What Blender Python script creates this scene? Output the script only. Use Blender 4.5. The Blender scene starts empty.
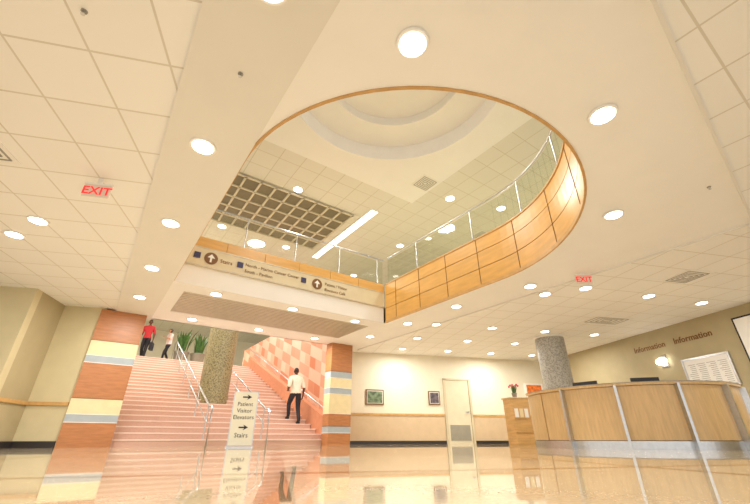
import bpy, bmesh, math, random
from mathutils import Vector, Matrix
random.seed(3)
RD = math.radians(35.4); RE = math.radians(13.0)
ZC = 3.0      # lobby ceiling
ZF = 3.45     # upper floor
ZU = 7.0      # upper ceiling
def D(w,s,z=0):
    return Vector((w*math.cos(RD)-s*math.sin(RD), w*math.sin(RD)+s*math.cos(RD), z))
def E(q,p,z=0):
    return Vector((q*math.cos(RE)-p*math.sin(RE), q*math.sin(RE)+p*math.cos(RE), z))
def lin(c):
    return tuple(((v/255)/12.92 if v/255<=0.04045 else ((v/255+0.055)/1.055)**2.4) for v in c)+(1,)
# ---------------------------------------------------------------- materials
def mat(name,rgb,rough=0.6,metal=0.0,emit=0,var=0.0,scale=6,spec=0.5,bump=0.0,stretch=(1,1,1)):
    m=bpy.data.materials.new(name); m.use_nodes=True
    nt=m.node_tree; b=nt.nodes['Principled BSDF']
    c=lin(rgb)
    b.inputs['Base Color'].default_value=c
    b.inputs['Roughness'].default_value=rough
    b.inputs['Metallic'].default_value=metal
    b.inputs['Specular IOR Level'].default_value=spec
    if emit:
        b.inputs['Emission Color'].default_value=c
        b.inputs['Emission Strength'].default_value=emit
        m.cycles.emission_sampling='NONE'
    if var or bump:
        tc=nt.nodes.new('ShaderNodeTexCoord'); mp=nt.nodes.new('ShaderNodeMapping')
        mp.inputs['Scale'].default_value=stretch
        nt.links.new(tc.outputs['Object'],mp.inputs['Vector'])
        n=nt.nodes.new('ShaderNodeTexNoise'); n.inputs['Scale'].default_value=scale; n.inputs['Detail'].default_value=4
        nt.links.new(mp.outputs[0],n.inputs['Vector'])
        if var:
            r=nt.nodes.new('ShaderNodeValToRGB')
            r.color_ramp.elements[0].position=0.35; r.color_ramp.elements[1].position=0.65
            r.color_ramp.elements[0].color=tuple(x*(1-var) for x in c[:3])+(1,)
            r.color_ramp.elements[1].color=tuple(min(1,x*(1+var)) for x in c[:3])+(1,)
            nt.links.new(n.outputs['Fac'],r.inputs[0]); nt.links.new(r.outputs[0],b.inputs['Base Color'])
        if bump:
            bp=nt.nodes.new('ShaderNodeBump'); bp.inputs['Strength'].default_value=bump; bp.inputs['Distance'].default_value=0.01
            nt.links.new(n.outputs['Fac'],bp.inputs['Height']); nt.links.new(bp.outputs[0],b.inputs['Normal'])
    return m
def tile_mat(name,rgb,line,size=0.61,w=0.02,rough=0.8):
    m=mat(name,rgb,rough); nt=m.node_tree; b=nt.nodes['Principled BSDF']
    tc=nt.nodes.new('ShaderNodeTexCoord'); br=nt.nodes.new('ShaderNodeTexBrick')
    br.offset=0; br.squash=1
    br.inputs['Color1'].default_value=lin(rgb); br.inputs['Color2'].default_value=lin(tuple(v-3 for v in rgb))
    br.inputs['Mortar'].default_value=lin(line)
    br.inputs['Scale'].default_value=1; br.inputs['Mortar Size'].default_value=w/2
    br.inputs['Mortar Smooth'].default_value=0.1
    br.inputs['Brick Width'].default_value=size; br.inputs['Row Height'].default_value=size
    nt.links.new(tc.outputs['Object'],br.inputs['Vector']); nt.links.new(br.outputs['Color'],b.inputs['Base Color'])
    return m
M={}
M['dry']=mat('drywall_white',(244,243,240),0.75,var=0.01,scale=2)
M['band']=mat('drywall_band',(230,228,221),0.75,var=0.01,scale=2)
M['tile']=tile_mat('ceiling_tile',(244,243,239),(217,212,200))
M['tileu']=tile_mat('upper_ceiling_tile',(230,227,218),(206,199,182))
M['cream']=mat('wall_cream',(230,222,200),0.7,var=0.02,scale=3)
M['olive']=mat('wall_olive_tan',(178,164,128),0.7,var=0.03,scale=3)
M['tan']=mat('wall_tan',(206,194,156),0.7,var=0.03,scale=3)
M['wains']=mat('wainscot_peach',(208,184,150),0.6,var=0.03,scale=5)
M['rail']=mat('chair_rail_wood',(200,158,98),0.4,var=0.1,scale=8)
M['base']=mat('base_dark',(46,42,40),0.4,var=0.05)
M['wood']=mat('maple_wood',(208,166,106),0.35,var=0.12,scale=3,stretch=(1,1,8))
M['woodh']=mat('maple_wood_fascia',(214,166,92),0.35,var=0.08,scale=2,stretch=(1,1,6))
M['deskw']=mat('maple_wood_desk',(214,182,132),0.3,var=0.08,scale=5,stretch=(5,5,0.6))
M['gap']=mat('groove_dark',(120,84,44),0.6,var=0.05)
M['orange']=mat('terracotta_wood',(180,120,74),0.4,var=0.1,scale=4,stretch=(1,1,6))
M['crm2']=mat('cream_band',(230,214,170),0.5,var=0.04)
M['blue']=mat('blue_grey_band',(166,176,182),0.5,var=0.04)
M['metal']=mat('brushed_steel',(200,202,204),0.3,metal=1,var=0.05,scale=20)
M['white']=mat('white_paint',(240,238,232),0.5,var=0.01)
M['grey']=mat('grey_paint',(150,148,142),0.5,var=0.03)
M['black']=mat('black_plastic',(24,24,26),0.4,var=0.05)
M['lamp']=mat('lamp_glow',(255,252,246),0.5,emit=9)
M['strip']=mat('fluorescent_glow',(255,253,248),0.5,emit=3)
M['red']=mat('exit_red',(226,50,50),0.5,emit=0.8)
M['acryl']=mat('exit_panel',(226,216,204),0.3,var=0.01)
M['band_sign']=mat('sign_band_cream',(220,208,176),0.5,var=0.02)
M['sboard']=mat('sign_board_cream',(226,220,198),0.5,var=0.02)
M['brown']=mat('sign_brown',(124,84,38),0.5,var=0.03)
M['navy']=mat('sign_navy',(52,50,92),0.5,var=0.03)
M['ink']=mat('sign_ink',(40,36,34),0.6,var=0.03)
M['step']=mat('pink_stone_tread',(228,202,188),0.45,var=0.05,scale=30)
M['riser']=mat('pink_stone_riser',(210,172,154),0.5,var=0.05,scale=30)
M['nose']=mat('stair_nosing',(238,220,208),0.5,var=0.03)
M['slat']=mat('slat_metal',(206,196,176),0.4,metal=0.2,var=0.05)
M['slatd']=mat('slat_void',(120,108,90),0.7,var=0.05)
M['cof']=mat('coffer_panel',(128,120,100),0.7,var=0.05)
M['cofl']=mat('coffer_grid',(218,210,188),0.5,var=0.03)
M['terra']=mat('stair_parapet_terracotta',(202,136,102),0.5,var=0.06)
M['soil']=mat('soil',(70,50,34),0.9,var=0.2)
M['leaf']=mat('leaf_green',(66,104,44),0.5,var=0.3,scale=14)
M['pot']=mat('pot_grey',(150,140,128),0.5,var=0.06)
M['flower']=mat('flower_pink',(230,90,110),0.5,var=0.2,scale=30)
M['door']=mat('door_cream',(216,206,178),0.5,var=0.03,scale=4)
M['dframe']=mat('door_frame',(202,190,158),0.5,var=0.03,scale=4)
M['kick']=mat('door_kick',(150,145,130),0.5,var=0.04)
M['paint1']=mat('picture_green',(104,122,94),0.6,var=0.5,scale=9)
M['paint2']=mat('picture_dusk',(92,82,88),0.6,var=0.5,scale=9)
M['screen']=mat('screen_print_orange',(226,120,50),0.5,var=0.3,scale=12)
def mosaic(name,c1,c2,c3,sc):
    m=mat(name,c1,0.4); nt=m.node_tree; b=nt.nodes['Principled BSDF']
    tc=nt.nodes.new('ShaderNodeTexCoord'); v=nt.nodes.new('ShaderNodeTexVoronoi'); v.inputs['Scale'].default_value=sc
    r=nt.nodes.new('ShaderNodeValToRGB'); r.color_ramp.interpolation='CONSTANT'
    e=r.color_ramp.elements; e[0].color=lin(c1); e[1].position=0.4; e[1].color=lin(c2)
    k=e.new(0.75); k.color=lin(c3)
    nt.links.new(tc.outputs['Object'],v.inputs['Vector']); nt.links.new(v.outputs['Color'],r.inputs[0])
    nt.links.new(r.outputs[0],b.inputs['Base Color']); return m
M['mos']=mosaic('speckled_stone',(126,118,84),(154,146,110),(100,94,72),42)
M['gran']=mosaic('grey_granite',(150,147,138),(172,168,156),(130,126,118),40)
def stairwall():
    m=mat('stair_wall_blocks',(220,130,80),0.5); nt=m.node_tree; b=nt.nodes['Principled BSDF']
    tc=nt.nodes.new('ShaderNodeTexCoord'); sp=nt.nodes.new('ShaderNodeSeparateXYZ'); cb=nt.nodes.new('ShaderNodeCombineXYZ')
    mu=nt.nodes.new('ShaderNodeMath'); mu.operation='MULTIPLY_ADD'; mu.inputs[1].default_value=-0.385
    nt.links.new(tc.outputs['Object'],sp.inputs[0]); nt.links.new(sp.outputs['Y'],mu.inputs[0]); nt.links.new(sp.outputs['Z'],mu.inputs[2])
    nt.links.new(sp.outputs['Y'],cb.inputs['X']); nt.links.new(mu.outputs[0],cb.inputs['Y'])
    br=nt.nodes.new('ShaderNodeTexBrick'); br.offset=0.5
    br.inputs['Color1'].default_value=lin((202,124,88)); br.inputs['Color2'].default_value=lin((234,206,188))
    br.inputs['Mortar'].default_value=lin((226,192,172)); br.inputs['Scale'].default_value=1
    br.inputs['Mortar Size'].default_value=0.012; br.inputs['Brick Width'].default_value=0.95; br.inputs['Row Height'].default_value=0.42
    ck=nt.nodes.new('ShaderNodeTexChecker'); ck.inputs['Scale'].default_value=1
    ck.inputs['Color1'].default_value=lin((202,122,84)); ck.inputs['Color2'].default_value=lin((228,186,160))
    mp=nt.nodes.new('ShaderNodeMapping'); mp.inputs['Scale'].default_value=(1/0.95,1/0.42,1)
    nt.links.new(cb.outputs[0],mp.inputs['Vector']); nt.links.new(mp.outputs[0],ck.inputs['Vector'])
    mx=nt.nodes.new('ShaderNodeMix'); mx.data_type='RGBA'; mx.inputs[0].default_value=0.6
    nt.links.new(cb.outputs[0],br.inputs['Vector']); nt.links.new(br.outputs['Color'],mx.inputs[6]); nt.links.new(ck.outputs['Color'],mx.inputs[7])
    nt.links.new(mx.outputs[2],b.inputs['Base Color']); return m
M['swall']=stairwall()
def floormat():
    m=mat('terrazzo_floor',(226,200,160),0.1); nt=m.node_tree; b=nt.nodes['Principled BSDF']
    tc=nt.nodes.new('ShaderNodeTexCoord')
    br=nt.nodes.new('ShaderNodeTexBrick'); br.offset=0
    br.inputs['Color1'].default_value=lin((206,190,162)); br.inputs['Color2'].default_value=lin((194,172,140))
    br.inputs['Mortar'].default_value=lin((160,128,96)); br.inputs['Scale'].default_value=1
    br.inputs['Mortar Size'].default_value=0.06; br.inputs['Brick Width'].default_value=2.4; br.inputs['Row Height'].default_value=2.4
    nt.links.new(tc.outputs['Object'],br.inputs['Vector'])
    n=nt.nodes.new('ShaderNodeTexVoronoi'); n.inputs['Scale'].default_value=90
    nt.links.new(tc.outputs['Object'],n.inputs['Vector'])
    mx=nt.nodes.new('ShaderNodeMix'); mx.data_type='RGBA'; mx.blend_type='OVERLAY'; mx.inputs[0].default_value=0.15
    bw=nt.nodes.new('ShaderNodeRGBToBW'); nt.links.new(n.outputs['Color'],bw.inputs[0])
    nt.links.new(br.outputs['Color'],mx.inputs[6]); nt.links.new(bw.outputs[0],mx.inputs[7])
    nt.links.new(mx.outputs[2],b.inputs['Base Color'])
    b.inputs['Roughness'].default_value=0.03; b.inputs['Specular IOR Level'].default_value=0.75
    return m
M['floor']=floormat()
def glassmat():
    m=bpy.data.materials.new('rail_glass'); m.use_nodes=True; nt=m.node_tree; nt.nodes.clear()
    o=nt.nodes.new('ShaderNodeOutputMaterial'); t=nt.nodes.new('ShaderNodeBsdfTransparent'); g=nt.nodes.new('ShaderNodeBsdfGlossy')
    t.inputs[0].default_value=(0.93,0.95,0.91,1); g.inputs['Roughness'].default_value=0.03
    x=nt.nodes.new('ShaderNodeMixShader'); x.inputs[0].default_value=0.07
    nt.links.new(t.outputs[0],x.inputs[1]); nt.links.new(g.outputs[0],x.inputs[2]); nt.links.new(x.outputs[0],o.inputs[0]); return m
M['glass']=glassmat()
# ---------------------------------------------------------------- builder
class B:
    def __init__(s): s.v=[]; s.f=[]; s.m=[]; s.ml=[]; s.sm=[]
    def mi(s,k):
        if k not in s.ml: s.ml.append(k)
        return s.ml.index(k)
    def add(s,vs,fs,k,sm=False):
        o=len(s.v); s.v+= [tuple(x) for x in vs]
        i=s.mi(k)
        for f in fs: s.f.append([o+a for a in f]); s.m.append(i); s.sm.append(sm)
    def box(s,x0,x1,y0,y1,z0,z1,k):
        vs=[(x0,y0,z0),(x1,y0,z0),(x1,y1,z0),(x0,y1,z0),(x0,y0,z1),(x1,y0,z1),(x1,y1,z1),(x0,y1,z1)]
        s.add(vs,[(0,3,2,1),(4,5,6,7),(0,1,5,4),(1,2,6,5),(2,3,7,6),(3,0,4,7)],k)
    def quad(s,pts,k): s.add(pts,[tuple(range(len(pts)))],k)
    def seg(s,a,b,t,z0,z1,k,off=0.0):
        a=Vector(a);b=Vector(b);d=(b-a).normalized();n=Vector((d.y,-d.x))
        p=[a+n*(off-t/2),b+n*(off-t/2),b+n*(off+t/2),a+n*(off+t/2)]
        vs=[(q.x,q.y,z0) for q in p]+[(q.x,q.y,z1) for q in p]
        s.add(vs,[(0,3,2,1),(4,5,6,7),(0,1,5,4),(1,2,6,5),(2,3,7,6),(3,0,4,7)],k)
    def cyl(s,x,y,r0,z0,z1,k,n=32,r1=None,cap=True):
        r1=r0 if r1 is None else r1
        vs=[(x+r0*math.cos(2*math.pi*i/n),y+r0*math.sin(2*math.pi*i/n),z0) for i in range(n)]
        vs+=[(x+r1*math.cos(2*math.pi*i/n),y+r1*math.sin(2*math.pi*i/n),z1) for i in range(n)]
        s.add(vs,[(i,(i+1)%n,n+(i+1)%n,n+i) for i in range(n)],k,True)
        if cap: s.add(vs,[tuple(range(n))[::-1],tuple(range(n,2*n))],k)
    def tube(s,pts,r,k,n=8):
        pts=[Vector(p) for p in pts]; rr=r if isinstance(r,(list,tuple)) else [r]*len(pts)
        vs=[];fs=[]
        for i,p in enumerate(pts):
            d=(pts[min(i+1,len(pts)-1)]-pts[max(i-1,0)]).normalized()
            u=d.cross(Vector((0,0,1)))
            if u.length<0.05: u=d.cross(Vector((0,1,0)))
            u.normalize(); w=d.cross(u)
            for j in range(n):
                a=2*math.pi*j/n; vs.append(p+u*rr[i]*math.cos(a)+w*rr[i]*math.sin(a))
        for i in range(len(pts)-1):
            for j in range(n): fs.append((i*n+j,i*n+(j+1)%n,(i+1)*n+(j+1)%n,(i+1)*n+j))
        fs.append(tuple(range(n))[::-1]); fs.append(tuple((len(pts)-1)*n+j for j in range(n)))
        s.add(vs,fs,k,True)
    def ell(s,c,r,k,n=16,m=10,zmin=-1.0,fn=None):
        vs=[];fs=[]
        for i in range(m+1):
            ph=-math.pi/2+math.pi*i/m
            zz=max(math.sin(ph),zmin)
            for j in range(n):
                a=2*math.pi*j/n
                p=Vector((math.cos(a)*math.cos(ph),math.sin(a)*math.cos(ph),zz))
                if fn: p=fn(p)
                vs.append((c[0]+r[0]*p.x,c[1]+r[1]*p.y,c[2]+r[2]*p.z))
        for i in range(m):
            for j in range(n): fs.append((i*n+j,i*n+(j+1)%n,(i+1)*n+(j+1)%n,(i+1)*n+j))
        s.add(vs,fs,k,True)
    def mesh(s,me,mtx,kf):
        o=len(s.v); s.v+=[tuple(mtx@v.co) for v in me.vertices]
        for p in me.polygons:
            k=kf(p) if callable(kf) else kf
            s.f.append([o+a for a in p.vertices]); s.m.append(s.mi(k)); s.sm.append(callable(kf))
    def text(s,txt,size,x,y,z,k,rz=0,align='LEFT',ext=0.003,bold=0):
        cu=bpy.data.curves.new('t','FONT'); cu.body=txt; cu.size=size; cu.extrude=ext; cu.align_x=align; cu.resolution_u=2; cu.offset=bold
        o=bpy.data.objects.new('t',cu); bpy.context.scene.collection.objects.link(o)
        dg=bpy.context.evaluated_depsgraph_get(); me=bpy.data.meshes.new_from_object(o.evaluated_get(dg))
        s.mesh(me,Matrix.Translation((x,y,z))@Matrix.Rotation(rz,4,'Z')@Matrix.Rotation(math.pi/2,4,'X'),k)
        bpy.data.objects.remove(o); bpy.data.curves.remove(cu)
    def obj(s,name,rot=0,loc=(0,0,0),bevel=0,norm=True):
        me=bpy.data.meshes.new(name); me.from_pydata(s.v,[],s.f)
        for k in s.ml: me.materials.append(M[k])
        me.polygons.foreach_set('material_index',s.m); me.polygons.foreach_set('use_smooth',s.sm)
        me.update()
        if norm:
            bm=bmesh.new(); bm.from_mesh(me); bmesh.ops.recalc_face_normals(bm,faces=bm.faces); bm.to_mesh(me); bm.free()
        o=bpy.data.objects.new(name,me); bpy.context.scene.collection.objects.link(o)
        o.rotation_euler=(0,0,rot); o.location=loc
        if bevel:
            md=o.modifiers.new('bevel','BEVEL'); md.width=bevel; md.segments=2; md.limit_method='ANGLE'
        return o
# ---------------------------------------------------------------- floor
b=B(); b.box(-20,18,-6,26,-0.1,0,'floor'); b.obj('floor',RE)
# ---------------------------------------------------------------- lobby ceiling (D frame x=w y=s)
CX,CY,CR=3.35,3.9,2.65
def arcpts(r):
    o=[]
    for i in range(49):
        a=math.pi+math.pi*i/48; x=CX+r*math.cos(a); o.append((x,CY+(r-0.07)*math.sin(a)+0.11*(x-3.9)))
    return o
arc=arcpts(CR)
b=B()
def edge(w): return 0.14+0.1*(w-2.6)   # slightly skewed drywall border
def slab(b,x0,x1,y0,y1,k,z=ZC): b.quad([(x0,y0,z),(x1,y0,z),(x1,y1,z),(x0,y1,z)],k)
for i in range(48):
    (x0,y0),(x1,y1)=arc[i],arc[i+1]
    b.quad([(x0,edge(x0),ZC),(x1,edge(x1),ZC),(x1,y1,ZC),(x0,y0,ZC)],'dry')
b.quad([(6.0,edge(6.0),ZC),(7.2,edge(7.2),ZC),(7.2,8,ZC),(6.0,8,ZC)],'dry'); slab(b,0.7,7.2,8,8.5,'dry'); slab(b,0.7,7.2,10.2,11.2,'dry')
slab(b,0.7,1.0,8.5,10.2,'dry'); slab(b,5.8,7.2,8.5,10.2,'dry')
b.box(-0.1,0.7,-4,11.2,ZC-0.04,ZC+0.02,'band')
b.box(0.7,6.4,11.15,11.2,ZC,ZF+0.2,'dry')
b.seg((0.7,edge(0.7)-.015),(7.23,edge(7.23)-.015),0.03,ZC-0.025,ZC+0.02,'band'); b.box(7.2,7.23,0.6,11.2,ZC-0.025,ZC+0.02,'band')
b.obj('ceiling_drywall',RD,norm=False)
b=B(); b.quad([(-0.1,-5,ZC),(20,-5,ZC),(20,0.6,ZC),(7.2,edge(7.2),ZC),(0.7,edge(0.7),ZC),(-0.1,edge(0.7),ZC)],'tile')
b.obj('ceiling_tiles_near',RD,norm=False)
def DtoE(w,s):
    c=math.cos(RD-RE); n=math.sin(RD-RE); return (w*c-s*n, w*n+s*c)
b=B()
for (x0,x1,y0,y1) in [(7.2,20,0.6,11.2),(6.75,20,11.2,16)]:
    b.quad([DtoE(x0,y0)+(ZC,),DtoE(x1,y0)+(ZC,),DtoE(x1,y1)+(ZC,),DtoE(x0,y1)+(ZC,)],'tile')
b.quad([DtoE(-16,-5)+(ZC-0.004,),DtoE(-0.1,-5)+(ZC-0.004,),DtoE(-0.1,16)+(ZC-0.004,),DtoE(-16,16)+(ZC-0.004,)],'tile')
b.obj('ceiling_tiles',RE,norm=False)
# slats under bridge
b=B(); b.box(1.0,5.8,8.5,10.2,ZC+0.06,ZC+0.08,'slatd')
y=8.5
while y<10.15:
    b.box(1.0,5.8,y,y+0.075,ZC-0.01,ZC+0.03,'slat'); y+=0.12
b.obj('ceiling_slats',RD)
# upper floor slab
b=B()
for i in range(48):
    (x0,y0),(x1,y1)=arc[i],arc[i+1]
    x0=CX+(x0-CX)*1.02; x1=CX+(x1-CX)*1.02
    b.quad([(x0,-4,ZF),(x1,-4,ZF),(x1,y1-0.05,ZF),(x0,y0-0.05,ZF)],'tan')
slab(b,-10,0.65,-4,11.2,'tan',ZF); slab(b,6.05,18,-4,11.2,'tan',ZF); slab(b,6.74,18,11.2,30,'tan',ZF); slab(b,0.65,6.05,8.05,11.2,'tan',ZF); slab(b,-10,-0.1,11.2,30,'tan',ZF); slab(b,-0.1,6.4,20.19,30,'tan',ZF-0.004)
b.obj('floor_upper',RD,norm=False)
# ---------------------------------------------------------------- wood fascia of the opening
def dense(path,step):
    acc=[Vector(path[0])]
    for i in range(len(path)-1):
        a=Vector(path[i]);c=Vector(path[i+1]); L=(c-a).length; n=max(1,int(round(L/step)))
        for j in range(1,n+1): acc.append(a+(c-a)*j/n)
    return acc
loop=[(0.7,7.94)]+arc+[(6.0,7.94)]
pts=dense(loop,0.5)
b=B()
acc=0
for i in range(len(pts)-1):
    a,c=pts[i],pts[i+1]
    b.seg(a,c,0.08,ZC+0.03,4.10,'gap',off=0.065)
    b.seg(a,c,0.03,ZC-0.012,ZC+0.05,'rail',off=0.0)
    for z0,z1 in [(ZC+0.06,3.40),(3.415,3.78),(3.795,4.13)]:
        b.seg(a,c,0.02,z0,z1,'woodh',off=0.012)
    b.seg(a,c,0.15,4.10,4.13,'rail',off=0.06)
    acc+=(c-a).length
    if acc>0.95:
        acc=0; d=(c-a).normalized()
        b.seg(c-d*0.006,c+d*0.006,0.03,ZC+0.06,4.13,'gap',off=0.009)
b.obj('balcony_fascia',RD)
# bridge fascia
b=B()
b.box(0.72,5.98,8.0,8.12,ZC+0.003,3.43,'dry')
b.box(0.72,5.98,7.96,8.12,3.43,3.87,'band_sign')
b.box(0.72,5.98,7.95,7.965,3.43,3.455,'slat'); b.box(0.72,5.98,7.95,7.965,3.845,3.87,'slat')
b.box(0.72,5.98,7.99,8.12,3.87,4.12,'gap')
x=0.72
while x<5.9:
    b.box(x,min(x+0.87,5.98),7.975,7.99,3.88,4.12,'woodh'); x+=0.88
def arrowdisc(xd):
    n=24; vs=[(xd+0.14*math.cos(2*math.pi*i/n),7.95,3.65+0.14*math.sin(2*math.pi*i/n)) for i in range(n)]
    b.add(vs,[tuple(range(n))],'brown')
    b.add([(xd,7.945,3.75),(xd-0.08,7.945,3.66),(xd+0.08,7.945,3.66)],[(0,1,2)],'white')
    b.box(xd-0.02,xd+0.02,7.944,7.946,3.56,3.67,'white')
arrowdisc(1.30); arrowdisc(3.86)
for x in (0.95,1.86,3.42): b.box(x,x+0.13,7.94,7.955,3.60,3.73,'navy')
b.text('Stairs',0.12,1.49,7.955,3.61,'brown')
b.text('North - Marina Cancer Center',0.105,2.04,7.955,3.67,'brown'); b.text('South - Pavilion',0.105,2.04,7.955,3.52,'brown')
b.text('Patient / Visitor',0.105,4.08,7.955,3.67,'brown'); b.text('Elevators Café',0.105,4.08,7.955,3.52,'brown')
b.obj('bridge_fascia',RD)
# ---------------------------------------------------------------- glass balustrade
b=B()
rl=[(0.55,8.0)]+arcpts(CR+0.15)+[(6.15,8.0)]
rp=dense(rl,0.6)
for i in range(len(rp)-1):
    b.seg(rp[i],rp[i+1],0.012,4.14,4.95,'glass')
b.tube([(p.x,p.y,5.02) for p in rp],0.022,'metal')
acc=9
for i in range(len(rp)-1):
    acc+=(rp[i+1]-rp[i]).length
    if acc>1.3:
        acc=0; p=rp[i]; b.cyl(p.x,p.y,0.013,4.135,5.02,'metal',n=10)
b.box(0.6,6.1,8.2,8.212,3.5,4.95,'glass'); b.tube([(0.55,8.2,5.02),(6.15,8.2,5.02)],0.022,'metal')
x=0.7
while x<6.1: b.cyl(x,8.2,0.013,3.46,5.02,'metal',n=10); x+=1.3
b.obj('balcony_glass_railing',RD)
# ---------------------------------------------------------------- upper ceiling
b=B(); ux,uy,ur=3.6,4.3,2.35; n=64; H=3.2
def sq(a):
    c,s_=math.cos(a),math.sin(a); k=H/max(abs(c),abs(s_)); return (ux+c*k,uy+s_*k)
for i in range(n):
    a0,a1=2*math.pi*i/n,2*math.pi*(i+1)/n
    c0=(ux+ur*math.cos(a0),uy+ur*math.sin(a0)); c1=(ux+ur*math.cos(a1),uy+ur*math.sin(a1))
    s0,s1=sq(a0),sq(a1)
    b.quad([c0+(ZU,),c1+(ZU,),s1+(ZU,),s0+(ZU,)],'dry')
    b.quad([c0+(ZU,),c1+(ZU,),c1+(ZU+0.45,),c0+(ZU+0.45,)],'dry')
    k=0.66
    i0=(ux+ur*k*math.cos(a0),uy+ur*k*math.sin(a0)); i1=(ux+ur*k*math.cos(a1),uy+ur*k*math.sin(a1))
    b.quad([c0+(ZU+0.45,),c1+(ZU+0.45,),i1+(ZU+0.45,),i0+(ZU+0.45,)],'dry')
    b.quad([i0+(ZU+0.45,),i1+(ZU+0.45,),i1+(ZU+0.7,),i0+(ZU+0.7,)],'dry')
b.cyl(ux,uy,ur*0.66,ZU+0.70,ZU+0.72,'dry',n=64)
X0,X1,Y0,Y1=ux-H,ux+H,uy-H,uy+H
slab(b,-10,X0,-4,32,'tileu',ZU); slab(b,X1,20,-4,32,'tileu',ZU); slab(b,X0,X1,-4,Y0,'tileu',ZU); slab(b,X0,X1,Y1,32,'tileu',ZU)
b.obj('ceiling_upper',RD,norm=False)
b=B(); b.box(1.5,5.6,9.2,12.2,ZU-0.03,ZU-0.01,'cof')
for i in range(10):
    x=1.5+4.1*i/9; b.box(x-0.03,x+0.03,9.17,12.23,ZU-0.07,ZU-0.03,'cofl')
for i in range(6):
    y=9.2+3.0*i/5; b.box(1.47,5.63,y-0.03,y+0.03,ZU-0.07,ZU-0.03,'cofl')
b.obj('ceiling_coffer_grid',RD)
b=B(); b.box(5.9,6.2,8.5,12.9,ZU-0.05,ZU-0.005,'white'); b.box(5.93,6.17,8.53,12.87,ZU-0.06,ZU-0.05,'strip'); b.obj('linear_ceiling_light',RD)
# ---------------------------------------------------------------- walls
def wall(name,x0,x1,y0,y1,k,rot=RE,z1=ZC):
    b=B(); b.box(x0,x1,y0,y1,0,z1,k)
    return b.obj(name,rot)
wall('wall_back',1.7,10.5,13.6,13.8,'cream')
wall('wall_right',10.35,10.55,0.5,13.8,'olive')
b=B(); b.box(-18,-5.28,8.75,8.95,0,ZC,'tan'); b.box(-5.48,-5.28,8.95,10.1,0,ZC,'olive'); b.box(-5.28,-4.4,9.9,10.1,0,ZC,'tan'); b.obj('wall_left',RE)
b=B(); b.box(1.7,5.7,13.57,13.6,0.1,0.88,'wains'); b.box(6.82,10.35,13.57,13.6,0.1,0.88,'wains')
b.box(1.7,5.7,13.55,13.6,0.88,0.95,'rail'); b.box(6.82,10.35,13.55,13.6,0.88,0.95,'rail')
b.obj('trim_back',RE)
b=B(); b.box(1.7,5.7,13.56,13.6,0,0.1,'base'); b.box(6.82,10.35,13.56,13.6,0,0.1,'base'); b.obj('baseboard_back',RE)
b=B(); b.box(10.3,10.35,0.5,13.55,0.85,0.93,'rail'); b.obj('trim_right',RE)
b=B(); b.box(10.32,10.35,0.5,13.55,0,0.1,'base'); b.obj('baseboard_right',RE)
b=B(); b.box(-18,-5.25,8.71,8.75,0.8,0.87,'rail'); b.box(-5.28,-5.24,8.71,9.9,0.8,0.87,'rail'); b.box(-5.24,-4.5,9.86,9.9,0.8,0.87,'rail'); b.obj('trim_left',RE)
b=B(); b.box(-18,-5.25,8.72,8.75,0,0.12,'base'); b.box(-5.28,-5.25,8.72,9.9,0,0.12,'base'); b.box(-5.25,-4.5,9.87,9.9,0,0.12,'base'); b.obj('baseboard_left',RE)
b=B(); b.box(6.4,6.74,11.2,22,0,4.7,'swall'); b.obj('wall_stair_right',RD)
b=B(); b.box(-0.12,-0.02,11.2,20,0,ZU,'cream'); b.obj('wall_stair_left',RD)
b=B(); b.box(-10,20,30,30.2,ZF,ZU,'cream'); b.obj('wall_upper_back',RD)
# portal columns
def pcol(name,x0,x1,bands):
    b=B()
    for z0,z1,k in bands:
        b.box(x0,x1,10.8,11.17,z0,z1,k)
        if z0>0: b.box(x0-0.004,x1+0.004,10.796,11.174,z0-0.006,z0+0.006,'gap' if k=='orange' else 'white')
    return b.obj(name,RD)
pcol('striped_pillar',-0.38,0.58,[(0,0.48,'orange'),(0.48,0.64,'blue'),(0.64,0.96,'crm2'),(0.96,1.72,'orange'),(1.72,1.88,'blue'),(1.88,2.22,'crm2'),(2.22,2.955,'orange')])
pcol('striped_pillar.001',5.95,6.74,[(0,0.32,'orange'),(0.32,0.50,'blue'),(0.50,0.85,'orange'),(0.85,1.42,'crm2'),(1.42,1.60,'blue'),(1.60,1.9,'crm2'),(1.9,2.1,'blue'),(2.1,2.995,'orange')])
# ---------------------------------------------------------------- stairs
SY,RUN,RISE,NS=11.2,0.39,0.15,23
b=B()
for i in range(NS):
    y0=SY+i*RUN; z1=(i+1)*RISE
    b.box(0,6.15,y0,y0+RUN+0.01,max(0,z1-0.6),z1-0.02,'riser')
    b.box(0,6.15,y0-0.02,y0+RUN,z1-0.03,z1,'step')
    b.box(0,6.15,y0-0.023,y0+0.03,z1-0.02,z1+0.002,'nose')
b.obj('staircase',RD)
b=B()
y0,y1=SY,SY+NS*RUN
pr=[(y0,0),(y0+0.2,0.75),(y1,ZF+0.55),(y1,ZF-0.6),(y0+0.9,0)]
for xa,xb in [(6.16,6.39)]:
    vs=[(xa,p[0],p[1]) for p in pr]+[(xb,p[0],p[1]) for p in pr]; m=len(pr)
    b.add(vs,[tuple(range(m)),tuple(range(m,2*m))[::-1]]+[(i,(i+1)%m,m+(i+1)%m,m+i) for i in range(m)],'terra')
b.obj('stair_parapet',RD)
def srail(b,x):
    h=0.92; sl=RISE/RUN
    P=[(x,SY-0.25,0.0),(x,SY-0.25,h-0.08),(x,SY-0.18,h),(x,SY+0.1,h+0.02),(x,SY+NS*RUN,h+ZF),(x,SY+NS*RUN+0.4,h+ZF),(x,SY+NS*RUN+0.4,ZF)]
    b.tube(P,0.026,'metal')
    b.tube([(x,SY+0.1,0.55),(x,SY+NS*RUN,0.55+ZF)],0.016,'metal')
    for i in range(0,NS,4):
        yy=SY+(i+0.5)*RUN; b.cyl(x,yy,0.02,(i+1)*RISE,(i+0.5)*RISE+h,'metal',n=10)
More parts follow.
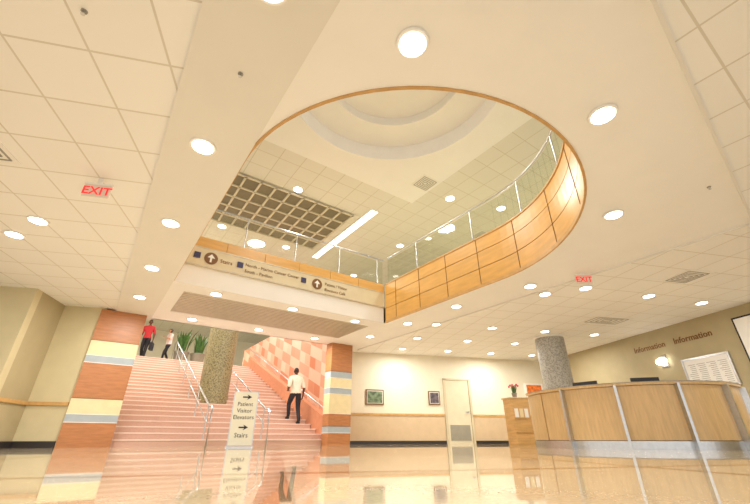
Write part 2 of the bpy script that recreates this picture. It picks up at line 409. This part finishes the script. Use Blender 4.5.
for nm,x in [('stair_handrail',2.6),('stair_handrail.001',4.15),('stair_handrail.002',0.15)]:
    b=B(); srail(b,x); b.obj(nm,RD)
b=B(); b.tube([(6.1,SY-0.1,0.9),(6.1,SY+0.1,1.0),(6.1,SY+NS*RUN,1.0+ZF),(6.1,SY+NS*RUN+0.3,1.0+ZF)],0.024,'metal')
for i in range(0,NS,4):
    yy=SY+(i+0.5)*RUN; b.tube([(6.2,yy,(i+0.5)*RISE+0.75),(6.1,yy,(i+0.5)*RISE+0.9),(6.1,yy,(i+0.5)*RISE+0.98)],0.012,'metal')
b.obj('stair_handrail.003',RD)
b=B(); b.cyl(3.4,14.6,0.5,0.9,ZU,'mos',n=48); b.cyl(3.4,14.6,0.52,1.25,1.5,'mos',n=48); b.obj('mosaic_column',RD)
b=B(); b.cyl(0,0,0.42,0,ZC,'gran',n=48); b.cyl(0,0,0.45,0,0.15,'base',n=48); b.cyl(0,0,0.45,ZC-0.05,ZC,'white',n=48); b.obj('round_granite_column',0,(5.45,11.6,0))
# ---------------------------------------------------------------- reception desk
def arcring(b,cx,cy,r0,r1,a0,a1,z0,z1,k,n=24):
    vs=[]
    for i in range(n+1):
        a=math.radians(a0+(a1-a0)*i/n)
        for r,z in ((r0,z0),(r1,z0),(r1,z1),(r0,z1)): vs.append((cx+r*math.cos(a),cy+r*math.sin(a),z))
    fs=[]
    for i in range(n):
        for j in range(4): fs.append((i*4+j,i*4+(j+1)%4,(i+1)*4+(j+1)%4,(i+1)*4+j))
    fs+=[(0,1,2,3),(n*4+3,n*4+2,n*4+1,n*4)]
    b.add(vs,fs,k)
b=B(); F=[175,192.5,210,237,264,291,318]
for i in range(len(F)-1):
    arcring(b,0,0,1.93,2.04,F[i]+0.5,F[i+1]-0.5,0.14,1.04,'deskw',n=14)
    arcring(b,0,0,1.90,1.95,F[i],F[i+1],0.02,1.04,'gap',n=14)
arcring(b,0,0,1.92,2.05,F[0],F[-1],0.0,0.13,'metal',n=60)
arcring(b,0,0,1.78,2.09,F[0],F[-1],1.045,1.09,'deskw',n=60)
arcring(b,0,0,1.80,2.10,F[0],F[-1],1.09,1.10,'grey',n=60)
arcring(b,0,0,1.25,1.92,F[0],F[-1],0.72,0.76,'deskw',n=60)
for a in F[2:]:
    r=math.radians(a); d=Vector((math.cos(r),math.sin(r)))
    b.seg(d*2.02,d*2.14,0.045,0,1.06,'metal')
for a in (F[0],F[-1]):
    r=math.radians(a); d=Vector((math.cos(r),math.sin(r))); b.seg(d*1.25,d*2.04,0.04,0,1.04,'deskw')
b.obj('reception_desk',0,(5.6,9.05,0))
def monitor(name,x,y,rz):
    b=B(); b.box(-0.24,0.24,-0.02,0.02,0.14,0.46,'black'); b.box(-0.22,0.22,0.02,0.022,0.16,0.44,'navy'); b.box(-0.03,0.03,-0.03,0.0,0.02,0.2,'black'); b.box(-0.12,0.12,-0.1,0.08,0,0.02,'black')
    b.obj(name,rz,(x,y,0.762),bevel=0.004)
monitor('computer_monitor',4.35,8.1,math.radians(-50)); monitor('computer_monitor.001',5.2,7.5,math.radians(-15))
b=B(); b.box(-0.25,0.25,-0.2,0.2,0,1.1,'wood'); b.box(-0.28,0.28,-0.23,0.23,1.1,1.13,'deskw')
b.box(-0.22,0.22,-0.225,-0.2,0.30,0.32,'rail'); b.box(-0.22,0.22,-0.225,-0.2,0.62,0.64,'rail')
for j in range(3): b.box(-0.2+0.14*j,-0.1+0.14*j,-0.215,-0.2,0.65,0.86,['white','crm2','white'][j])
b.obj('brochure_cabinet',RE,(3.72,10.55,0))
def plant(name,loc,n,h,pot_r,flower=False,lw=0.035):
    b=B(); b.cyl(0,0,pot_r*0.75,0,pot_r*1.7,'pot',n=20,r1=pot_r); b.cyl(0,0,pot_r*1.06,pot_r*1.6,pot_r*1.75,'pot',n=20); b.cyl(0,0,pot_r*0.9,pot_r*1.75,pot_r*1.77,'soil',n=20)
    z0=pot_r*1.7
    for i in range(n):
        a=random.random()*6.28; r=random.random()*pot_r*0.7; hh=h*(0.6+0.4*random.random()); t=random.uniform(0.05,0.35)*h
        d=Vector((math.cos(a),math.sin(a),0)); p=Vector((r*d.x,r*d.y,z0)); sd=Vector((-d.y,d.x,0))*(lw if not flower else 0.012)
        c=[p,p+d*t*0.15+Vector((0,0,hh*0.4)),p+d*t*0.5+Vector((0,0,hh*0.75)),p+d*t+Vector((0,0,hh))]
        ws=[0.7,1.2,0.9,0.05]; vs=[]
        for q,w in zip(c,ws): vs+=[q-sd*w,q+d*0.006,q+sd*w]
        fs=[]
        for k in range(3): fs+=[(k*3,k*3+1,k*3+4,k*3+3),(k*3+1,k*3+2,k*3+5,k*3+4)]
        b.add(vs,fs,'leaf')
        if flower and i%2==0: b.ell(tuple(c[3]),(0.03,0.03,0.025),'flower',n=8,m=5)
    b.obj(name,0,loc,norm=False)
plant('flower_pot',(3.72,10.55,1.131),22,0.22,0.07,True)
plant('snake_plant',D(3.05,21.2,ZF),34,1.15,0.36,lw=0.06); plant('snake_plant.001',D(3.85,21.3,ZF),34,1.1,0.36,lw=0.06)
# ---------------------------------------------------------------- signs
b=B(); b.box(-0.24,0.24,-0.015,0.015,0.04,1.08,'sboard'); b.box(-0.255,-0.235,-0.02,0.02,0.02,1.09,'metal'); b.box(0.235,0.255,-0.02,0.02,0.02,1.09,'metal'); b.box(-0.255,0.255,-0.02,0.02,1.08,1.095,'metal')
b.box(-0.27,0.27,-0.16,0.16,0,0.025,'metal')
def arrow(b,x,z,y=-0.018):
    b.box(x-0.09,x+0.03,y-0.002,y,z-0.014,z+0.014,'ink'); b.add([(x+0.0,y-0.001,z+0.055),(x+0.1,y-0.001,z),(x+0.0,y-0.001,z-0.055),(x+0.03,y-0.001,z)],[(0,1,3),(1,2,3)],'ink')
arrow(b,0.02,0.98)
for i,t in enumerate(['Patient','Visitor','Elevators']): b.text(t,0.115,0,-0.016,0.80-0.13*i,'ink',align='CENTER',ext=0.002)
arrow(b,0.02,0.38); b.text('Stairs',0.125,0,-0.016,0.19,'ink',align='CENTER',ext=0.002)
b.obj('wayfinding_floor_sign',math.radians(15),(-2.82,8.7,0))
def exitsign(name,loc,rz,sc):
    b=B(); b.box(-0.19,0.19,-0.012,0.012,-0.11,0.11,'acryl'); b.box(-0.2,0.2,-0.02,0.02,0.11,0.14,'white'); b.box(-0.03,0.03,-0.015,0.015,0.14,(ZC-0.01-loc[2])/sc,'white')
    b.text('EXIT',0.2,0,-0.014,-0.07,'red',align='CENTER',ext=0.003,bold=0.004)
    o=b.obj(name,rz,loc); o.scale=(sc,)*3
exitsign('exit_sign',(-3.32,3.63,2.81),RE,0.75); exitsign('exit_sign.001',(3.95,6.5,2.86),0,0.75)
b=B()
b.text('Information',0.22,10.343,9.45,2.49,'brown',rz=-math.pi/2,bold=0.003); b.text('Information',0.22,10.343,8.15,2.49,'brown',rz=-math.pi/2,bold=0.003)
b.obj('wall_lettering',RE)
b=B(); b.box(10.30,10.345,6.95,8.05,1.35,2.0,'white'); b.box(10.29,10.345,6.9,6.95,1.3,2.05,'metal'); b.box(10.29,10.345,8.05,8.1,1.3,2.05,'metal'); b.box(10.29,10.345,6.95,8.05,2.0,2.05,'metal'); b.box(10.29,10.345,6.95,8.05,1.3,1.35,'metal')
for j in range(4):
    for i in range(12): b.box(10.296,10.30,7.0+0.26*j,7.0+0.26*j+random.uniform(0.12,0.22),1.38+0.045*i,1.39+0.045*i,'grey')
b.obj('directory_board',RE)
b=B(); b.box(10.31,10.345,8.5,8.7,1.95,2.25,'metal'); b.ell((10.24,8.6,2.1),(0.07,0.17,0.1),'lamp'); b.obj('wall_sconce',RE)
b=B(); b.box(10.30,10.345,5.2,6.55,1.0,2.75,'black'); b.box(10.29,10.30,5.24,6.51,1.04,2.71,'white'); b.box(10.28,10.30,5.85,5.9,1.05,2.70,'grey'); b.obj('window_1',RE)
def pic(name,x0,x1,z0,z1,k):
    b=B(); b.box(x0,x1,13.56,13.595,z0,z1,'gap'); b.box(x0+0.04,x1-0.04,13.55,13.56,z0+0.04,z1-0.04,'white'); b.box(x0+0.06,x1-0.06,13.54,13.55,z0+0.06,z1-0.06,k); b.obj(name,RE)
pic('framed_picture',2.8,3.45,1.22,1.72,'paint1'); pic('framed_picture.001',5.12,5.56,1.25,1.72,'paint2'); 
b=B(); b.box(9.1,9.9,13.54,13.595,1.5,2.1,'white'); b.box(9.18,9.82,13.53,13.54,1.56,2.04,'screen'); b.obj('framed_poster',RE)
b=B(); b.box(5.72,5.80,13.54,13.595,0,2.18,'dframe'); b.box(6.72,6.80,13.54,13.595,0,2.18,'dframe'); b.box(5.72,6.8,13.54,13.595,2.12,2.18,'dframe')
b.box(5.8,6.72,13.57,13.595,0.0,2.12,'door'); b.box(5.795,5.805,13.565,13.575,0,2.12,'gap'); b.box(6.715,6.725,13.565,13.575,0,2.12,'gap'); b.box(5.88,6.64,13.56,13.57,0.1,0.6,'kick'); b.cyl(6.62,13.53,0.03,1.0,1.06,'metal',n=12); b.box(6.5,6.65,13.52,13.54,1.01,1.04,'metal')
b.obj('door_1',RE)
# ---------------------------------------------------------------- ceiling lights
dm=B(); dm.cyl(0,0,0.13,-0.018,0.0,'white',n=28,r1=0.135); dm.cyl(0,0,0.105,-0.022,-0.017,'lamp',n=28)
base=dm.obj('recessed_downlight',0,(0,0,50)); 
first=[True]
def dl(v,z,sc=1.0):
    if first[0]: o=base; first[0]=False
    else:
        o=bpy.data.objects.new('recessed_downlight',base.data); bpy.context.scene.collection.objects.link(o)
    o.location=(v[0],v[1],z); o.scale=(sc,sc,1)
low=[]
for s in (1.6,3.53,5.46,7.39,9.3): low.append((D(0.26,s),ZC-0.04))
for p in [(0.3,1.9),(2.22,2.63),(3.36,4.43),(-4.87,4.587),(-5.57,5.0),(3.21,7.17),(3.71,7.64),(4.41,7.28),(6.05,7.76),(7.59,8.23),(-2.9,0.6),(5.6,4.6)]:  # left-front unit is out of view, added with its fill lamp
    low.append((Vector(p+(0,)),ZC-0.006))
for p in (9.4,11.0,12.6):
    for q in (2.2,3.9,5.6,7.3,9.0):
        w,s=(q*math.cos(RD-RE)+p*math.sin(RD-RE), -q*math.sin(RD-RE)+p*math.cos(RD-RE))
        if w>6.9: low.append((E(q,p),ZC-0.006))
for s in (8.25,10.6):
    for w in (1.6,3.4,5.2): low.append((D(w,s),ZC-0.001))
for w in (6.5,): 
    for s in (5.8,7.6,9.4): low.append((D(w,s),ZC-0.001))
for v,z in low: dl(v,z,1.0)
up=[(-2.36,9.29),(2.385,9.77),(4.18,10.34),(-3.55,13.13),(0.99,13.0),(-5.5,11.5),(6.2,11.2),(3.2,14),(-1,16),(-9,20),(-7,22),(-11,18),(-4.5,20),(-8,15),(-13,22)]
for p in up: dl(p,ZU-0.001,1.25)
c=D(ux,uy); dl(c,ZU+0.70,1.3)
def vent(name,v,z,rz,sx=0.3,sy=0.3):
    b=B(); b.box(-sx,sx,-sy,sy,-0.012,0,'white')
    for i in range(1,5):
        k=i/5; t=0.012
        for (x0,x1,y0,y1) in [(-sx*k,sx*k,-sy*k-t,-sy*k+t),(-sx*k,sx*k,sy*k-t,sy*k+t),(-sx*k-t,-sx*k+t,-sy*k,sy*k),(sx*k-t,sx*k+t,-sy*k,sy*k)]:
            b.box(x0,x1,y0,y1,-0.016,-0.011,'grey')
    b.obj(name,rz,(v[0],v[1],z))
vent('air_vent',(1.5,9.0),ZU,RD); vent('air_vent.001',(6.1,6.7),ZC,RE); vent('air_vent.002',(-4.3,3.0),ZC-0.005,RE); vent('air_vent.003',(6.2,9.7),ZC,RE,0.6,0.3)
vent('air_vent.004',(4.0,12.2),ZU,RD)
def spr(name,v,z):
    b=B(); b.cyl(0,0,0.022,-0.008,0,'grey',n=16); b.cyl(0,0,0.008,-0.035,-0.008,'metal',n=8); b.cyl(0,0,0.015,-0.038,-0.035,'metal',n=12); b.obj(name,0,(v[0],v[1],z))
for i,(v,z) in enumerate([((-1.15,2.15),ZC-0.041),((-2.15,1.65),ZC-0.005),((1.3,0.7),ZC-0.001),((4.2,3.8),ZC-0.001)]): spr('sprinkler_head'+('' if i==0 else '.%03d'%i),v,z)
# ---------------------------------------------------------------- people
for k,c in [('skin_d',(96,62,44)),('skin_m',(178,128,96)),('hair',(24,20,20)),('shirt_w',(232,226,208)),('trou',(28,26,34)),('shirt_r',(190,44,52)),('top_p',(232,210,206)),('shoe',(22,20,20)),('bag',(36,34,44)),('eye',(245,240,235)),('lip',(120,64,56))]:
    M[k]=mat('cloth_'+k if 'skin' not in k else k,c,0.7,var=0.05,scale=20)
def person(name,loc,rz,J,skin,top,bot,sleeve='short',female=False,scale=1.0,bag=False,fat=1.0):
    J={k:Vector(v) for k,v in J.items()}
    chains=[('pelvis','waist'),('waist','chest'),('chest','neck'),('neck','headb')]
    for s in 'LR': chains+=[('chest','sh'+s),('sh'+s,'el'+s),('el'+s,'wr'+s),('wr'+s,'pa'+s),('pelvis','hip'+s),('hip'+s,'kn'+s),('kn'+s,'an'+s),('an'+s,'toe'+s)]
    R=dict(pelvis=(.15*fat,.12*fat),waist=(.13*fat,.11*fat),chest=(.15*fat,.12*fat),neck=(.06,.06),headb=(.052,.052))
    for s in 'LR': R.update({'sh'+s:(.07*fat,.07*fat),'el'+s:(.05*fat,.05*fat),'wr'+s:(.03,.03),'pa'+s:(.036,.02),'hip'+s:(.10*fat,.10*fat),'kn'+s:(.068*fat,.068*fat),'an'+s:(.05*fat,.05*fat),'toe'+s:(.04,.032)})
    names=list(R); idx={n:i for i,n in enumerate(names)}
    me=bpy.data.meshes.new('sk'); me.from_pydata([J[n] for n in names],[(idx[a],idx[c]) for a,c in chains],[])
    o=bpy.data.objects.new('sk',me); bpy.context.scene.collection.objects.link(o)
    o.modifiers.new('skin','SKIN'); sb=o.modifiers.new('ss','SUBSURF'); sb.levels=3; sb.render_levels=3
    for n in names:
        sv=me.skin_vertices[0].data[idx[n]]; sv.radius=R[n]; sv.use_root=(n=='pelvis')
    dg=bpy.context.evaluated_depsgraph_get(); dg.update(); em=bpy.data.meshes.new_from_object(o.evaluated_get(dg))
    lab={}
    for a,c in chains:
        k='torso'
        if c[:2] in('kn','an'): k=bot
        if c[:3]=='toe': k='shoe'
        if c=='headb': k=skin
        if c[:2]=='pa': k=skin
        if c[:2]=='el': k='uarm'
        if c[:2]=='wr': k=skin if sleeve=='short' else top
        lab[(a,c)]=k
    hem=J['pelvis'].z-0.05
    def near(p):
        q=p.center; best=None
        for (a,c),k in lab.items():
            A,C=J[a],J[c]; d=C-A; t=max(0,min(1,(q-A).dot(d)/max(d.length_squared,1e-6))); dd=(A+d*t-q).length
            rr=(R[a][0]*(1-t)+R[c][0]*t); dd=dd-rr
            if best is None or dd<best[0]: best=(dd,k)
        k=best[1]
        if k in('torso',bot) and q.z>0.7: k=top if q.z>hem else bot
        elif k=='torso': k=bot
        elif k=='uarm': k=top
        return k
    b=B(); b.mesh(em,Matrix.Identity(4),near)
    bpy.data.objects.remove(o)
    hc=J['headb']+Vector((0,0.015,0.095))
    def shape(p):
        q=Vector(p)
        if q.z<0: q.x*=1-0.28*(-q.z); q.y*=1-0.15*(-q.z)
        return q
    b.ell(hc,(0.078,0.097,0.118),skin,n=20,m=14,fn=shape)
    def hairfn(p):
        q=Vector(p)
        lim=0.15 if p.y>0.25 else (-0.28 if not female else -1.0)
        if q.z<lim:
            q.z=lim; q.x*=0.9; q.y*=0.9
        return q
    b.ell(hc+Vector((0,-0.006,0.008)),(0.082,0.099,0.118),'hair',n=20,m=14,fn=hairfn)
    if female: b.ell(hc+Vector((0,-0.1,0.03)),(0.04,0.04,0.045),'hair',n=12,m=8)
    b.ell(hc+Vector((0,0.10,-0.015)),(0.012,0.018,0.022),skin,n=8,m=6)
    b.ell(hc+Vector((0,0.088,-0.058)),(0.024,0.008,0.007),'lip',n=8,m=4)
    for sx in(-1,1):
        b.ell(hc+Vector((0.03*sx,0.086,0.005)),(0.012,0.006,0.007),'eye',n=8,m=4)
        b.ell(hc+Vector((0.03*sx,0.091,0.005)),(0.005,0.004,0.005),'hair',n=6,m=4)
        b.ell(hc+Vector((0.081*sx,0.0,-0.01)),(0.012,0.02,0.03),skin,n=8,m=6)
    for s,sx in(('L',-1),('R',1)):
        wr,pa=J['wr'+s],J['pa'+s]; d=(pa-wr).normalized(); fwd=Vector((0,1,0)); fwd=(fwd-d*fwd.dot(d)).normalized(); inn=Vector((-sx,0,0)); inn=(inn-d*inn.dot(d)-fwd*inn.dot(fwd)).normalized()
        for i,L in enumerate((0.07,0.08,0.075,0.06)):
            st=pa+fwd*(0.027-0.018*i)-d*0.01
            b.tube([st,st+d*L*0.45+inn*0.004,st+d*L*0.8+inn*0.016,st+d*L+inn*0.03],[.009,.009,.008,.006],skin,n=6)
        st=wr+d*0.025+fwd*0.02
        b.tube([st,st+fwd*0.025+d*0.025,st+fwd*0.03+d*0.055+inn*0.008],[.011,.010,.007],skin,n=6)
        an,to=J['an'+s],J['toe'+s]; fd=(to-an); fd.z=0; fd.normalize()
        sole=min(an.z-0.09,to.z-0.035)
        c0=an+fd*0.07; b.ell((c0.x,c0.y,sole+0.037),(0.048,0.135,0.05),'shoe',n=14,m=8,zmin=-0.7)
    if bag:
        h=J['paL']; b.box(h.x-0.06,h.x+0.06,h.y-0.17,h.y+0.17,h.z-0.42,h.z-0.1,'bag'); b.tube([(h.x,h.y-0.1,h.z-0.12),(h.x,h.y-0.05,h.z-0.03),(h.x,h.y+0.05,h.z-0.03),(h.x,h.y+0.1,h.z-0.12)],0.01,'bag')
    ob=b.obj(name,rz,loc); ob.scale=(scale,)*3
    return ob
J1=dict(pelvis=(0,.16,.98),waist=(0,.18,1.13),chest=(0,.22,1.36),neck=(0,.25,1.50),headb=(0,.27,1.56),
 shL=(-.19,.22,1.42),elL=(-.28,.14,1.15),wrL=(-.22,.33,1.03),paL=(-.18,.40,1.04),
 shR=(.19,.22,1.42),elR=(.26,.12,1.14),wrR=(.28,.20,.89),paR=(.28,.23,.81),
 hipL=(-.09,.17,.94),knL=(-.11,.42,.62),anL=(-.11,.36,.24),toeL=(-.12,.50,.185),
 hipR=(.09,.15,.94),knR=(.10,.14,.50),anR=(.10,-.02,.09),toeR=(.11,.12,.035))
person('man_climbing_stairs',D(5.66,12.50,0.60),RD,J1,'skin_d','shirt_w','trou',scale=1.03,fat=1.14)
J2=dict(pelvis=(0,0,.97),waist=(0,.0,1.12),chest=(0,.02,1.36),neck=(0,.03,1.50),headb=(0,.04,1.56),
 shL=(-.19,.02,1.42),elL=(-.25,-.02,1.14),wrL=(-.27,.06,.90),paL=(-.27,.08,.82),
 shR=(.19,.02,1.42),elR=(.25,.0,1.14),wrR=(.2,.2,1.02),paR=(.17,.27,1.03),
 hipL=(-.09,0,.93),knL=(-.10,.20,.53),anL=(-.10,.24,.09),toeL=(-.11,.38,.035),
 hipR=(.09,0,.93),knR=(.10,.02,.50),anR=(.10,-.22,.10),toeR=(.11,-.08,.035))
person('man_with_bag',D(1.36,20.6,ZF),RD+math.pi*0.9,J2,'skin_d','shirt_r','trou',bag=True,scale=1.05,fat=1.1)
J3=dict(J2); J3.update(elL=(-.25,.12,1.17),wrL=(-.22,.34,1.2),paL=(-.2,.42,1.22),elR=(.24,-.1,1.16),wrR=(.26,-.16,.92),paR=(.26,-.16,.84))
person('woman_walking',D(2.36,20.9,ZF),RD+math.pi*0.62,J3,'skin_m','top_p','trou',female=True,scale=0.93)
# ---------------------------------------------------------------- lights
def area(v,z,power,size,col=(1,0.975,0.92),rot=(0,0,0)):
    l=bpy.data.lights.new('lamp','AREA'); l.shape='DISK'; l.size=size; l.energy=power; l.color=col
    o=bpy.data.objects.new('ceiling_lamp_and_fill',l); bpy.context.scene.collection.objects.link(o); o.location=(v[0],v[1],z); o.rotation_euler=rot
for v in [D(0.26,1.6),D(0.26,5.46),D(0.26,9.3),Vector((2.22,2.63)),Vector((3.71,7.64)),Vector((6.05,7.76)),Vector((-4.87,4.587)),Vector((-5.57,5.0)),Vector((-2.9,0.6)),E(5.6,11.0),E(9.0,11.0),E(3.9,12.6),E(7.3,12.6),Vector((8.2,6.0)),D(5.2,10.6)]:  # the left-front one is an unseen fill, added to brighten the left ceiling
    area(v,ZC-0.08,50,0.25)
for v in [(2.4,9.8),(-3.5,13),(0.8,5),(6,12),(-1.5,8.5)]:
    area(v,ZU-0.2,135,0.6)
for v in [(-9,20),(-5,17),(-12,20),(-8,14),(-6,12.5)]:  # fill lights added to brighten the dim upper stairwell
    area(v,ZU-0.2,165,0.6)
w=bpy.data.worlds.new('World'); bpy.context.scene.world=w; w.use_nodes=True
bg=w.node_tree.nodes['Background']; bg.inputs[0].default_value=(1,0.985,0.955,1); bg.inputs[1].default_value=1.3
sc=bpy.context.scene
try:
    sc.view_settings.view_transform='Standard'
except Exception as e: print(e)
cam=bpy.data.cameras.new('camera'); cam.lens=17.8; cam.sensor_width=36; cam.clip_start=0.02; cam.clip_end=200
co=bpy.data.objects.new('camera',cam); bpy.context.scene.collection.objects.link(co)
co.location=(0,0,0.17); co.rotation_euler=(math.radians(116.7),0,0); sc.camera=co
